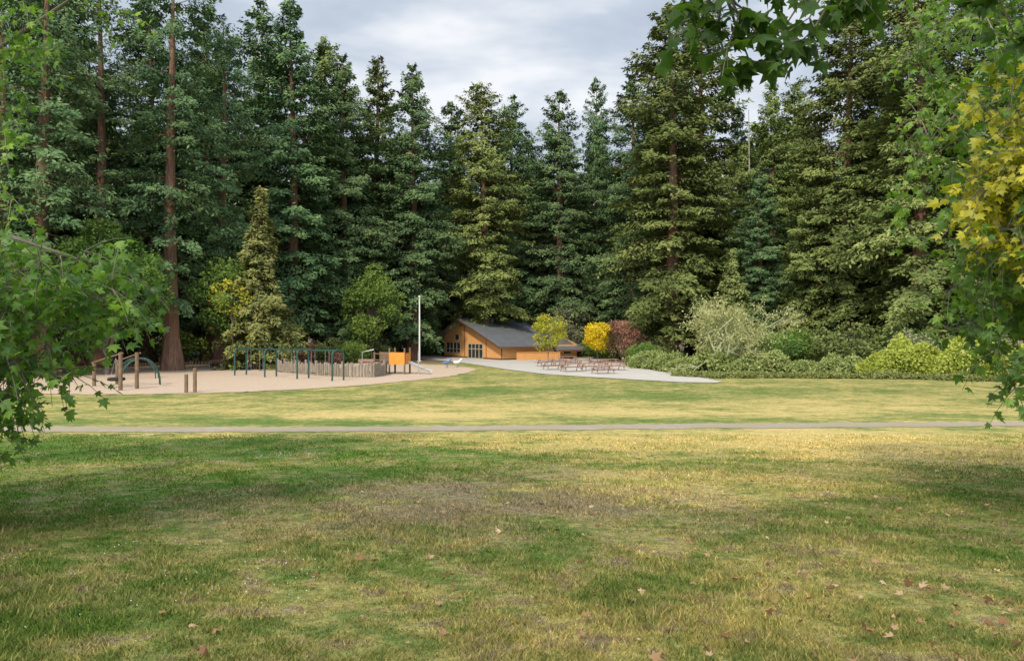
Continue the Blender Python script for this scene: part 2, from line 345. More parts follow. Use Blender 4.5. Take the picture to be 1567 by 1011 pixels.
for row,(yy,hh) in enumerate([(140,38),(158,41)]):
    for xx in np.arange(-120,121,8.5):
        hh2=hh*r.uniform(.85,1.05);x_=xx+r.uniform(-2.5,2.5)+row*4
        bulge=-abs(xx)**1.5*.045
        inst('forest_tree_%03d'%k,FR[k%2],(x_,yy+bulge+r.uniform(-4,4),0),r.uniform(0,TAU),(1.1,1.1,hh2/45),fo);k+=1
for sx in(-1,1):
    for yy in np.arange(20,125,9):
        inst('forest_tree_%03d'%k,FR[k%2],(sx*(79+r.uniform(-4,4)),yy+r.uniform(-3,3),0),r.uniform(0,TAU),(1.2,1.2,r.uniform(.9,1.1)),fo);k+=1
# deciduous specimens
inst('yellow_maple_tree',deciduous(31,5.9,2.2,M_yel,30,170,.20,.07,.22,cr=.30),(10.9,97,0))
inst('turning_maple_tree',deciduous(32,6.9,2.7,M_yg,28,120,.22,.08,.22,cr=.28),(4.7,99,0))
inst('plum_tree',deciduous(33,6.2,3.1,M_rust,30,150,.22,.09,.12,cr=.33),(14.2,98,0))
inst('alder_tree',deciduous(34,13.4,4.4,M_dark,46,230,.32,.16,.12,cr=.30),(-18.5,100,0))
inst('maple_tree',deciduous(35,12.5,4.5,M_dark,46,260,.30,.2,.2,cr=.30),(-31,83,0))
inst('turning_maple_tree',deciduous(36,8,2.4,M_yg,22,70,.26,.1,.35,cr=.3),(-29.6,80.5,2.3))
inst('maple_tree',deciduous(37,15,6.3,M_dark,80,330,.28,.28,.17,cr=.28),(-38.5,72,0))
inst('maple_tree',deciduous(38,14,6.3,M_dark,80,330,.28,.28,.17,cr=.28),(-46,66,0),1.)
inst('willow_tree',deciduous(39,9,4,M_sage,40,150,.25,.14,.1,cr=.3),(9.3,118,0))
inst('willow_tree',deciduous(40,7.5,3.6,M_sage,36,150,.25,.14,.1,cr=.3),(-19,122,0),.5)
SH=[deciduous(50+i,3.2,2.4,f,26,150,.20,.06,.02,cr=.36) for i,f in enumerate([M_dark,M_ivy,M_sage,M_rust])]
for x,y,s,v in [(15.6,90,.95,0),(18.5,97,1.2,1),(-18.5,106,.9,1),(-20.5,97,1.0,0),(-23.5,98,1.1,1),(-26.5,97,.9,3),(-30,96,1.2,0),(-36,98,1.2,1),(-42,96,1.4,0),(-14.5,125,.9,0),(-50,98,1.5,2),
   (-22,95,.5,3),(-57,90,1.6,0),(-19.8,112,1.2,2),(24.5,78,1.2,1),(27.5,80,1.4,0),(35,78,1.7,1),(31,83,1.5,0),(40,76,1.5,0),(13.5,110,1.3,0),(12.5,114,1.1,1),(-60,75,1.8,1),(-56,66,1.5,0),(38,72,1.3,2),(45,70,1.4,1)]:
    inst('garden_shrub',SH[v],(x,y,0),r.uniform(0,TAU),(s,s,s*.95))
def mound(name,path,width,height,mat,n,size,seed):
    r=np.random.default_rng(seed);P=np.array(path,float);seg=np.linalg.norm(np.diff(P,axis=0),axis=1);cs=np.concatenate([[0],np.cumsum(seg)])
    u=r.uniform(0,cs[-1],n);x=np.interp(u,cs,P[:,0]);y=np.interp(u,cs,P[:,1]);h=np.interp(u,cs,P[:,2])*height
    th=r.uniform(0,math.pi,n);lump=.78+.18*np.sin(u*1.1+seed)+.14*np.sin(u*2.7+th*3)+.14*np.sin(u*.43)
    q=r.uniform(.6,1.08,n)*lump
    T=nrm(np.stack([np.interp(u+.1,cs,P[:,0])-np.interp(u-.1,cs,P[:,0]),np.interp(u+.1,cs,P[:,1])-np.interp(u-.1,cs,P[:,1]),0*u],1));Nn=np.stack([-T[:,1],T[:,0],0*u],1)
    nr=Nn*np.cos(th)[:,None]+np.array([0,0,1.])*np.sin(th)[:,None]
    C=np.stack([x,y,g(x,y)],1)+Nn*(np.cos(th)*width/2*q)[:,None];C[:,2]+=np.sin(th)**.7*h*q+.05
    D=nrm(nr*.5+r.normal(0,.6,(n,3)));up=nrm(nr+r.normal(0,.5,(n,3)));S=nrm(np.cross(D,up))
    mb=MB();kites(mb,C,D,S,size*r.uniform(.6,1.4,n),size*.8*r.uniform(.6,1.4,n),0,np.clip(.2+.55*(q/lump-.6)/.45+.15*np.sin(th)+r.normal(0,.15,n),0,1))
    for i in range(0,n,400):
        mb.tube([(x[i],y[i],g(x[i],y[i])),tuple(C[i]*.5+np.array([x[i],y[i],g(x[i],y[i])+h[i]*.7])*.5),tuple(C[i])],.02,.008,3,1,cap=False)
    return mb.build(name,[mat,M_bark2])
mound('ivy_bank',[(14.5,88,.7),(16.8,78,1),(19,73,1),(24,71,1.1),(30,70.5,1),(37,70,1.1),(46,66,1.2)],4.0,1.9,M_ivy,46000,.24,3)
mound('bramble_thicket',[(31.5,69.5,.5),(35,68,1),(38.5,66.5,1.15),(42,64,1.3),(50,60,1.2)],4,3.0,M_bramble,36000,.24,4)
mound('rough_grass_verge',[(15,70,.6),(18,67.2,1),(26,67,1),(34,66,1),(42,61,1)],1.6,.45,M_ivy,12000,.2,6)
def lichen(seed):
    r=np.random.default_rng(seed);mb=MB();tips=[]
    def grow(p,d,l,rad,dep):
        pts=[p];q=p.copy();dd=d.copy()
        for i in range(4):
            dd=dd+r.normal(0,.16,3)+np.array([0,0,-.03*(6-dep)*.6]);dd/=np.linalg.norm(dd);q=q+dd*l/4;pts.append(q.copy())
        mb.tube(pts,rad,rad*.55,4 if dep<4 else 6,0,cap=False)
        if dep<=2: tips.extend(pts[1:])
        if dep>0:
            for k in range(3):
                t=r.integers(2,5);nd=dd+r.normal(0,.62,3);nd[2]+=.08;nd/=np.linalg.norm(nd);grow(pts[t],nd,l*r.uniform(.6,.85),rad*.58,dep-1)
    for k in range(5):
        a=k*TAU/5;grow(np.array([0,0,.3]),nrm(np.array([math.cos(a)*.45,math.sin(a)*.45,1.4])),3.6,.16,4)
    T=np.array(tips);m=len(T)*4;C=np.repeat(T,4,0)+r.normal(0,.18,(m,3));D=nrm(r.normal(0,.7,(m,3))+np.array([0,0,-.5]));S=nrm(np.cross(D,r.normal(0,1,(m,3))))
    kites(mb,C,D,S,r.uniform(.14,.30,m),r.uniform(.07,.16,m),1,r.uniform(0,1,m))
    return mb.build('lichen_tree',[M_pale,foliage_mat('lichen_foliage',(.18,.22,.08),(.36,.40,.17),(.54,.56,.30),.2)],False,False)
inst('lichen_tree',lichen(5),(20.2,72.5,0),0,(.95,.95,1.08))
mb=MB();mb.tube([(0,0,0),(.2,0,15),(0,.1,34)],.24,.05,8,0)
for i in range(26):
    z=r.uniform(14,33);a=r.uniform(0,TAU);l=r.uniform(.6,1.8);mb.tube([(.1,0,z),(math.cos(a)*l,math.sin(a)*l,z-.3)],.035,.012,4,0,cap=False)
mb.build('dead_tree_snag',[plain('bleached_wood',(.26,.245,.22),(.42,.40,.37),3)]).location=(32,102.5,0)
# ------------------------------------------------------------ community lodge
B=empty('community_lodge',(-1.4,107,0),math.radians(32.3))
def part(mb,name,mats,parent,smooth=False):
    o=mb.build(name,mats,smooth);o.parent=parent;return o
W_,Dp,AP,HP=17.7,13.2,11.5,5.9;E0,E1=2.1,3.35
mb=MB()
pro=[(0,0),(W_,0),(W_,E1),(AP,HP),(0,E0)]
for q in(0.,Dp):
    mb.add([(q,p,z) for p,z in pro],[[0,1,2,3,4]] if q else [[4,3,2,1,0]])
mb.add([(0,0,0),(Dp,0,0),(Dp,0,E0),(0,0,E0)],[[0,1,2,3]]);mb.add([(0,W_,0),(Dp,W_,0),(Dp,W_,E1),(0,W_,E1)],[[3,2,1,0]])
part(mb,'walls',[M_orange],B)
def slab(mb,q0,q1,pa,za,pb,zb,th,mat=0):
    v=[(q0,pa,za),(q1,pa,za),(q1,pb,zb),(q0,pb,zb)];v=v+[(a,b,c+th) for a,b,c in v]
    mb.add(v,[[0,3,2,1],[4,5,6,7],[0,1,5,4],[1,2,6,5],[2,3,7,6],[3,0,4,7]],mat)
sr=(HP-E0)/AP;sl=(HP-E1)/(W_-AP)
mb=MB();slab(mb,-1.1,8.5,-1.1,E0-1.1*sr+.02,AP,HP+.02,.2);slab(mb,-1.1,8.5,AP+.004,HP+.02,W_+1,E1-sl*1+.02,.2)
slab(mb,8.504,14.2,-1.5,E0-1.5*sr-.42,AP-.8,HP-.8*sr-.42,.2);slab(mb,8.504,14.2,AP-.79,HP-.8*sr-.42,W_+1,E1-sl*1-.42,.2)
part(mb,'roof',[M_roof],B)
mb=MB();slab(mb,-1.16,-1.104,-1.1,E0-1.1*sr-.06,AP,HP-.06,.26);slab(mb,-1.16,-1.104,AP+.004,HP-.06,W_+1,E1-sl-.06,.26)
slab(mb,-1.1,8.5,-1.16,E0-1.1*sr-.05,-1.104,E0-1.1*sr-.03,.22)
slab(mb,8.51,14.2,-1.56,E0-1.5*sr-.49,-1.504,E0-1.5*sr-.47,.22)
mb.box((-.02,W_/2,.12),(.06,W_,.24));mb.box((-.03,0.05,1.05),(.08,.14,2.0));mb.box((-.03,4.4,1.6),(.05,.10,3.2));mb.box((-.03,10.9,2.6),(.05,.10,5.2))
mb.box((Dp/2,-.03,.12),(Dp,.06,.24))
part(mb,'fascia_and_trim',[M_trim],B)
gl=MB();fr=MB()
def window(p0,p1,z0,z1,nv,hz):
    gl.box((-.03,(p0+p1)/2,(z0+z1)/2),(.05,p1-p0,z1-z0))
    for i in range(nv+1):
        p=p0+(p1-p0)*i/nv;fr.box((-.075,p,(z0+z1)/2),(.08,.11,z1-z0+.1))
    for z in [z0,z1]+hz: fr.box((-.073,(p0+p1)/2,z),(.07,p1-p0,.10))
window(12.2,16.8,.75,2.35,4,[1.35]);window(5.3,9.7,.05,2.2,4,[1.45]);window(12.6,13.9,2.75,3.6,1,[])
for q in (9.6,11.4): gl.box((q,-.03,1.15),(1.2,.05,.8));fr.box((q,-.07,1.6),(1.3,.06,.1));fr.box((q,-.07,.72),(1.3,.06,.1))
part(gl,'windows',[M_glass],B);part(fr,'window_frames',[M_frame],B)
mb=MB()
for i in range(22): mb.box((1.2+i*.34,-2.2,.55),(.30,.05,1.1))
mb.box((4.8,-2.25,1.12),(7.5,.09,.08));part(mb,'patio_screen',[M_orange],B)
mb=MB();mb.box((4,9.5,5.6),(.4,.4,1.2));part(mb,'roof_vent',[M_grey],B)
F=empty('flagpole',(-12.5,102.5,0));mb=MB();mb.tube([(0,0,0),(0,0,5),(0,0,8.6)],.12,.09,10);a=np.linspace(0,math.pi,7)
mb.tube(np.stack([0*a,0*a,8.6+.16-.16*np.cos(a)],1),np.maximum(.16*np.sin(a),.005),0,10);part(mb,'pole',[M_white],F,True);mb=MB();mb.tube([(0,0,0),(0,0,.12)],.35,.3,16);part(mb,'footing',[M_conc],F)
# ------------------------------------------------------------ picnic tables
mb=MB()
for i in range(5): mb.box((0,-.32+i*.16,.76),(2.4,.145,.045))
for s in(-1,1):
    for j in(0,1): mb.box((0,s*(.68+j*.15),.45),(2.4,.14,.045))
    for e in(-.85,.85): mb.tube([(e,s*.78,0),(e,s*.25,.74)],.045,.045,4)
for e in(-.85,.85): mb.box((e,0,.40),(.05,1.6,.09));mb.box((e,0,.715),(.05,.8,.07))
PT=mb.build('table',[M_table],False,False)
for x,y,a in [(4.0,87.9,.1),(7.2,98.5,.2),(8.9,94.7,-.1),(4.4,80.6,.15),(7.0,86.3,0),(9.8,86.3,.2),(6.0,76.8,.1),(8.3,78.6,0),(10.7,79.5,.1),(5.7,91,-.1),(8.8,73.3,.1),(11.4,90,.2)]:
    inst('picnic_table',PT,(x,y,.05),a+.2)
# ------------------------------------------------------------ playground
SW=empty('swing_set',(0,0,.03));A_=np.array([-25.4,71.]);B_=np.array([-14.5,63.2]);ax=(B_-A_)/np.linalg.norm(B_-A_);pr=np.array([-ax[1],ax[0]])
mb=MB();top=2.55
for i in range(4):
    c=A_+(B_-A_)*i/3
    th=np.linspace(0,math.pi,9);w=.62;pts=[(c[0]-pr[0]*w-ax[0]*.0,c[1]-pr[1]*w,0)]
    for t in th: pts.append((c[0]-pr[0]*w*math.cos(t),c[1]-pr[1]*w*math.cos(t),top-.35+.35*math.sin(t)))
    pts.append((c[0]+pr[0]*w,c[1]+pr[1]*w,0));mb.tube(pts,.075,.075,8)
mb.tube([(A_[0],A_[1],top-.06),(B_[0],B_[1],top-.06)],.07,.07,8)
part(mb,'frame',[M_green],SW,True)
mb=MB();ms=MB()
for i in range(3):
    for f in (.3,.7):
        c=A_+(B_-A_)*(i+f)/3
        for s in(-.24,.24):
            q=c+ax*s;mb.tube([(q[0],q[1],top-.08),(q[0],q[1],.55)],.014,.014,4)
        aa=np.linspace(-.24,.24,5)
        for k in range(4):
            u=(aa[k]+aa[k+1])/2;ms.box((c[0]+ax[0]*u,c[1]+ax[1]*u,.52+.6*u*u),(.13,.2,.025),0,math.atan2(ax[1],ax[0]))
part(mb,'chains',[M_grey],SW);part(ms,'seats',[M_rubber],SW)
def stakes(name,path,h0,h1,sp,rad,mat):
    P=np.array(path,float);cs=np.concatenate([[0],np.cumsum(np.linalg.norm(np.diff(P,axis=0),axis=1))]);mb=MB();u=0;rr=np.random.default_rng(8)
    while u<cs[-1]:
        x=np.interp(u,cs,P[:,0]);y=np.interp(u,cs,P[:,1]);h=rr.uniform(h0,h1)
        q=rad*rr.uniform(.85,1.1);mb.tube([(x,y,-.1),(x,y,h-.04),(x,y,h)],[q,q,q*.8],0,8);u+=sp*rr.uniform(.9,1.3)
    return mb.build(name,[mat])
stakes('log_palisade',[(-24.5,79),(-23,75.6),(-18.6,71),(-14.9,68),(-12.4,67.6),(-11.8,70),(-12.6,76)],.85,1.45,.29,.12,M_wood)
stakes('log_edging',[(-46,84),(-40,92),(-30,95.5),(-22,96)],.35,.5,.3,.13,M_wooddk)
PS=empty('play_structure',(-11.6,73.5,.03),-.15)
mb=MB()
for x in(-1.5,0,1.5):
    for y in(-.9,.9): mb.tube([(x,y,0),(x,y,2.5 if x>-1 else 2.1)],.09,.09,8)
mb.box((0,0,1.0),(3.2,1.9,.1));mb.box((-.75,-.9,1.95),(1.4,.06,.08));mb.box((-.75,-.9,1.35),(1.4,.06,.08));mb.box((-.75,.9,1.6),(1.4,.05,.9))
for i in range(6): mb.tube([(-2.2-.0*i,-.5+.2*i,0),(-1.6,-.5+.2*i,1.05)],.03,.03,5)
part(mb,'timber_frame',[M_wooddk],PS)
mb=MB();mb.box((.75,-.96,1.5),(1.55,.05,1.15));mb.box((1.58,0,1.5),(.05,1.6,1.0));part(mb,'orange_panels',[M_panel],PS)
mb=MB();ss=np.linspace(0,1,9)
sl_=np.stack([1.7+2.2*ss,0*ss,1.05-.95*ss**.8],1)
for i in range(8):
    a,b=sl_[i],sl_[i+1]
    for y0,y1,zo0,zo1 in((-.3,.3,0,0),(-.33,-.3,.22,0),(.3,.33,0,.22)):
        mb.add([(a[0],y0,a[2]+zo0),(b[0],y0,b[2]+zo0),(b[0],y1,b[2]+zo1),(a[0],y1,a[2]+zo1)],[[0,1,2,3]])
part(mb,'slide',[M_grey],PS)
mb=MB();mb.tube([(-2.6,-1.2,0),(-2.6,-1.2,2.1),(-1.5,-1.0,2.35)],.05,.05,8);mb.tube([(2.9,-1,0),(2.9,-1,2.2)],.06,.06,8);part(mb,'steel_posts',[M_grey],PS)
def climber(name,loc,rz,w,h,mat):
    E=empty(name,loc,rz);mb=MB();t=np.linspace(0,math.pi,17)
    for y in(-.45,.45): mb.tube(np.stack([-w/2*np.cos(t),0*t+y,h*np.sin(t)**.8],1),.045,.045,8)
    part(mb,'rails',[mat],E,True);mb=MB()
    for k in range(1,16): x=-w/2*math.cos(t[k]);z=h*math.sin(t[k])**.8;mb.tube([(x,-.45,z),(x,.45,z)],.028,.028,6)
    part(mb,'rungs',[mat],E,True)
climber('arch_climber',(-28.4,58,.03),.5,2.7,2.0,M_green)
climber('arch_climber',(-32.5,66,.03),.2,3.0,1.8,M_green)
T=empty('tire_swing',(0,0,.03));mb=MB()
for x,y,h in((-31.4,57,1.8),(-30.5,58.6,1.8),(-27.3,52.9,2.65),(-27.0,54.6,2.6)): mb.tube([(x,y,0),(x,y,h)],.14,.13,10)
mb.tube([(-31.6,57.1,1.75),(-27.0,52.6,2.6)],.06,.06,8);mb.tube([(-30.7,58.7,1.75),(-26.8,54.7,2.55)],.06,.06,8);part(mb,'timber_frame',[M_wooddk],T)
mb=MB();a=np.linspace(0,TAU,20);mb.tube(np.stack([-29.1+.5*np.cos(a),55.8+.5*np.sin(a),.6+0*a],1),.12,.12,8)
part(mb,'tire',[M_rubber],T,True);mb=MB()
for a in(0,2.1,4.2): mb.tube([(-29.1+.5*math.cos(a),55.8+.5*math.sin(a),.65),(-29.1,55.7,2.15)],.014,.014,4)
part(mb,'chains',[M_grey],T)
for x,y,h in((-21.9,51.0,1.25),(-21.4,51.2,1.65)):
    mb=MB();mb.tube([(0,0,0),(0,0,h-.05),(0,0,h)],[.12,.12,.09],0,10);mb.build('wooden_post',[M_wooddk]).location=(x,y,.02)
for (x,y,c) in((-7.3,85,M_blue2),(-6.2,86,M_white)):
    E=empty('spring_rider',(x,y,.03),.5);t=np.linspace(0,1,60);mb=MB();mb.tube(np.stack([.13*np.cos(t*TAU*5),.13*np.sin(t*TAU*5),.42*t],1),.02,.02,5);part(mb,'spring',[M_grey],E,True)
    mb=MB();xx=np.array([-.5,-.4,-.1,.2,.38,.5,.62]);zz=np.array([.62,.58,.55,.6,.8,.92,.88]);mb.tube(np.stack([xx,0*xx,zz],1),[.04,.14,.17,.15,.10,.12,.05],0,8);mb.tube([(.36,-.25,.82),(.36,.25,.82)],.02,.02,6);part(mb,'animal_body',[c],E,True)
def bench(x,y,rz):
    E=empty('park_bench',(x,y,.03),rz);mb=MB()
    for i in range(3): mb.box((0,-.15+i*.15,.45),(1.8,.13,.04))
    part(mb,'seat',[M_table],E);mb=MB()
    for i in range(2): mb.box((0,.26,.62+i*.16),(1.8,.04,.13))
    part(mb,'backrest',[M_table],E);mb=MB()
    for s in(-.7,.7): mb.box((s,0,.22),(.07,.4,.42));mb.box((s,.3,.45),(.07,.04,.7))
    part(mb,'legs',[M_grey],E)
bench(-29.5,84,.2);bench(-33.5,86,.1);bench(-17,88,0.)
def car(x,y,rz,col):
    E=empty('parked_car',(x,y,0),rz);prof=[(-2.2,.35),(-2.25,.75),(-2.0,.95),(-1.3,1.02),(-.75,1.45),(.75,1.48),(1.4,1.05),(2.15,.95),(2.25,.6),(2.2,.35)]
    m=plain('car_paint',col,col,2,.3,.0,spec=.6);mb=MB();n=len(prof)
    def wy(z): return .88 if z<1.1 else .70
    v=[(a,-wy(b),b) for a,b in prof]+[(a,wy(b),b) for a,b in prof];mb.add(v[:n],[list(range(n))]);mb.add(v[n:],[list(range(n))[::-1]])
    mb.add(v,[[i,(i+1)%n+0,(i+1)%n+n,i+n][::-1] for i in range(n)]);part(mb,'body',[m],E)
    mb=MB()
    for s in(-1,1):
        q=[(-1.15,s*.87,1.06),(-.7,s*.74,1.38),(.68,s*.74,1.40),(1.2,s*.86,1.08)];mb.add(q,[[0,1,2,3]] if s>0 else [[3,2,1,0]])
    mb.add([(1.36,-.72,1.09),(1.36,.72,1.09),(.80,.64,1.45),(.80,-.64,1.45)],[[0,1,2,3]]);mb.add([(-1.28,-.72,1.05),(-1.28,.72,1.05),(-.79,.64,1.43),(-.79,-.64,1.43)],[[3,2,1,0]])
    part(mb,'windows',[M_glass],E);mb=MB()
    for a in(-1.35,1.35):
        for s in(-.8,.8): mb.tube([(a,s-.11,.33),(a,s+.11,.33)],.33,.33,16)
    part(mb,'wheels',[M_rubber],E)
car(-51,118,.1,(.7,.7,.7));car(-42,119,-.1,(.45,.47,.5));car(-63,112,.15,(.75,.75,.74))
# ------------------------------------------------------------ near sycamores
def syc_tree(name,trunk,vols,extra,mats,seed,trunk_r=.28,limbs=14):
    r=np.random.default_rng(seed);mb=MB();tx,ty=trunk;gz=float(g(0,ty));H=9
    mb.tube([(tx,ty,gz-.2),(tx+.1,ty,gz+1.5),(tx,ty+.1,gz+5),(tx+.2,ty,gz+H)],[trunk_r*1.3,trunk_r,trunk_r*.8,trunk_r*.4],0,12,0)
    Cs=[];Ms=[]
    for (c,rad,n,mt,p) in vols:
        c=np.array(c,float);rad=np.array(rad,float);k=0
        while k<n:
            q=r.uniform(-1,1,3);v=np.sum(np.abs(q)**p)**(1/p)
            if v>1 or v<r.uniform(0,.75): continue
            Cs.append(c+q*rad);Ms.append(mt);k+=1
    C=np.array(Cs)
    li=r.choice(len(C),min(limbs,len(C)),False)
    for j in li:
        a=np.array([tx,ty,gz+r.uniform(2.0,6)]);c=C[j];mb.tube([a,(a*.6+c*.4)+np.array([0,0,.5]),(a*.25+c*.75)+np.array([0,0,.25]),c],.07,.01,6,0,cap=False)
    LC=[[],[]];LD=[[],[]];LN=[[],[]];LT=[[],[]]
    for ci,(c,mt) in enumerate(zip(C,Ms)):
        kb=r.uniform(-.2,.2)
        for tw in range(5):
            d=nrm(r.normal(0,1,3)+np.array([0,0,-.15]));l=r.uniform(.3,.6);s=np.linspace(0,1,4)
            pts=c+d*(l*s)[:,None];pts[:,2]-=.18*s*s
            mb.tube(pts,.007,.003,3,0,cap=False)
            for q in range(5):
                f=.25+.75*(q+r.uniform(0,.6))/5;p=c+d*l*f;p=p-np.array([0,0,.18*f*f])
                ld=nrm(r.normal(0,.8,3)+d*.5+np.array([0,0,-.45]));mm=mt if mt<2 else int(r.uniform()<.45)
                LC[mm].append(p+ld*.04);LD[mm].append(ld);LN[mm].append(nrm(r.normal(0,.55,3)+np.array([-.15,-.5,.75])));LT[mm].append(.5+kb+r.normal(0,.2))
    for mm in(0,1):
        if LC[mm]:
            n=len(LC[mm]);leaves(mb,np.array(LC[mm]),np.array(LD[mm]),np.array(LN[mm]),r.uniform(.075,.15,n),mm+1,np.clip(LT[mm],0,1))
    return mb.build(name,[M_bark2]+mats)
syc_tree('sycamore_tree',(10.5,9.2),[((8.6,9.5,7.2),(3.15,2.4,2.9),500,0,4),((8.25,9.0,4.95),(2.8,1.5,1.7),360,0,3.5),((6.0,8.5,5.7),(.65,.6,.65),80,1,3),((6.5,8.8,6.9),(.8,.8,.6),26,1,3),((6.9,8.6,4.6),(.8,.8,.9),30,2,3)],
  [],[M_syc,M_sycy],101)
def overhang():
    ex=[(1.12,5,6.22),(1.3,5.05,6.32),(1.42,5,6.06),(1.45,5.1,5.98),(1.55,5,6.3),(1.65,5,6.12),(1.82,5.1,6.22),(1.95,5,6.12),(2.0,5.1,6.3),(2.2,5,6.42),(2.4,5.1,6.48),(1.8,5,6.4),(1.3,5,6.45),(1.5,4.9,6.45),(2.0,4.9,6.5),(2.3,5,6.4),(1.6,5.1,6.0),(2.75,5.2,6.75),(3.2,5.2,6.7),(3.5,5.4,6.6),(3.7,5.6,6.4)]
    r=np.random.default_rng(9);mb=MB();tx,ty=(9.5,3.2);gz=float(g(0,ty))
    mb.tube([(tx,ty,gz-.2),(tx,ty,gz+3),(tx-.2,ty+.1,gz+9)],.4,.2,12,0)
    main=[(tx,ty,gz+3.6),(7.2,4.2,7.1),(4.8,5.0,7.1),(3.2,5.2,6.95),(2.2,5.1,6.75),(1.4,5.05,6.5)]
    mb.tube(main,.13,.014,8,0)
    LC=[];LD=[];LN=[]
    for e in ex:
        c=np.array(e[:3]);j=np.argmin([abs(m[0]-c[0]) for m in main]);a=np.array(main[j]);mb.tube([a,(a+c)/2+r.normal(0,.04,3),c],.012,.005,4,0,cap=False)
        for tw in range(4):
            d=nrm(r.normal(0,1,3)*np.array([1,.8,.5])+np.array([-.1,0,-.45]));l=r.uniform(.12,.3);mb.tube([c,c+d*l],.005,.003,3,0,cap=False)
            for q in range(3):
                p=c+d*l*(.3+.35*q);ld=nrm(r.normal(0,.6,3)+d*.4+np.array([0,0,-.6]));LC.append(p);LD.append(ld);LN.append(nrm(r.normal(0,.6,3)+np.array([0,-.5,.7])))
    n=len(LC);leaves(mb,np.array(LC),np.array(LD),np.array(LN),r.uniform(.09,.18,n),1,r.uniform(.1,.8,n))
    return mb
overhang().build('overhanging_sycamore_tree',[M_bark2,M_sycd])
syc_tree('sycamore_tree',(-9.5,8.5),[((-6.95,8,4.3),(2.1,1.4,.9),190,0,3),((-6.7,8,3.6),(1.7,1.0,.75),70,0,3),((-4.9,8.4,4.75),(.75,.8,.35),22,0,2)],[],[M_syc,M_sycy],102)
syc_tree('sycamore_tree',(-12.5,12),[((-9.3,11.5,10.2),(3.2,2,2.7),170,0,3),((-8.2,11,6.6),(1.0,1,1.6),14,0,3)],[],[M_syc,M_sycy],103)
# ------------------------------------------------------------ tall canopy overhead (unseen; leaf clumps laid out to shape the foreground shade)
EL=math.radians(40);SD=np.array([.32,.947]);SD/=np.linalg.norm(SD)
def canopy():
    r=np.random.default_rng(44);mb=MB();C=[]
    for gx in np.arange(-22,22,.95):
        for gy in np.arange(-4,19.5,.95):
            x=gx+r.uniform(-.45,.45);y=gy+r.uniform(-.45,.45)
            ymax=16.6+1.0*math.sin(x*.55)+.6*math.sin(x*1.7)
            if x>4: ymax=min(18.5,15.0+(x-5)*.4)+.7*math.sin(x*1.3)
            if y>ymax: continue
            if x<-6 and y>4: continue
            if x>8.5 and y>9: continue
            if ((x-3.6)/2.9)**2+((y-11.8)/1.7)**2<1: continue
            if 0.8<x<4.2 and y>11.5: continue
            if ((x-7.2)/1.1)**2+((y-8.3)/.5)**2<1: continue
            dz=r.uniform(9.5,13);gz=float(g(0,y));h=dz/math.tan(EL);C.append((x-SD[0]*h,y-SD[1]*h,gz+dz))
    C=np.array(C);K=len(C);n=22;idx=np.repeat(np.arange(K),n);m=len(idx);P=C[idx]+r.normal(0,.5,(m,3))
    D=nrm(r.normal(0,1,(m,3))+np.array([0,0,-.4]));N=nrm(r.normal(0,.5,(m,3))+np.array([0,0,1.]));S=nrm(np.cross(D,N))
    kites(mb,P,D,S,r.uniform(.20,.34,m),r.uniform(.20,.32,m),1,r.uniform(0.3,1,m))
    for tx,ty in((-13,-9),(0,-13),(13,-8)):
        mb.tube([(tx,ty,2.4),(tx,ty,7),(tx+.3,ty,15)],.5,.2,12,0)
        d=np.linalg.norm(C[:,:2]-np.array([tx,ty]),axis=1);near=np.argsort(d)[:260]
        for j in r.choice(near,30,False):
            a=np.array([tx,ty,r.uniform(7,11)]);mb.tube([a,(a+C[j])/2+np.array([0,0,.5]),C[j]],.14,.03,6,0,cap=False)
    mb.build('sycamore_shade_canopy',[M_bark2,M_syc])
canopy()
# ------------------------------------------------------------ grass blades, clover, fallen leaves
def grass(n=430000):
    r=np.random.default_rng(1);u=r.uniform(0,1,n);y=3.2*(24/3.2)**(u);x=r.uniform(-1,1,n)*(y*.72+.4)
    k=y/6;cl=.85+.35*np.sin(x*1.3)*np.cos(y*1.1)+.2*np.sin(x*4.1+y*3)+.3*np.sin(x*9+2*np.sin(y*5))*np.sin(y*11+x*2)
    h=r.uniform(.015,.055,n)*np.clip(cl,.35,1.8);w=r.uniform(.0022,.0042,n)*(.6+k)
    a=r.uniform(0,TAU,n);b=r.uniform(0,TAU,n);ln=r.uniform(.2,1.3,n)*h
    Z=g(x,y);c=np.stack([x,y,Z-.004],1);dx=np.stack([np.cos(a)*w,np.sin(a)*w,0*w],1);t=c+np.stack([np.cos(b)*ln,np.sin(b)*ln,h],1)
    V=np.stack([c-dx,c+dx,t],1);mb=MB();mb.add(V,np.arange(n*3).reshape(-1,3),0,r.uniform(0,1,n));mb.build('grass',[M_blade])
grass()
def clover():
    r=np.random.default_rng(2);mb=MB();n=700;x=np.concatenate([-r.uniform(.5,6,n)-0,r.uniform(-7,-1,n//2)]);y=np.concatenate([r.uniform(3.8,8,n),r.uniform(16,18.5,n//2)])
    cl=np.sin(x*2.1+3)*np.sin(y*1.7)+r.normal(0,.4,len(x));ok=(cl>.35)&(x<-.25*y)
    x,y=x[ok],y[ok];n=len(x);z=g(x,y)+r.uniform(.02,.04,n);R=r.uniform(.004,.007,n)*(1+y*.03)
    o=np.array([[1,0,0],[0,1,0],[-1,0,0],[0,-1,0],[0,0,1],[0,0,-1]],float);V=np.stack([x,y,z],1)[:,None]+o[None]*R[:,None,None]
    F=np.array([[0,1,4],[1,2,4],[2,3,4],[3,0,4],[1,0,5],[2,1,5],[3,2,5],[0,3,5]]);mb.add(V,(np.arange(n)[:,None,None]*6+F[None]).reshape(-1,3));mb.build('clover_flowers',[M_white])
clover()
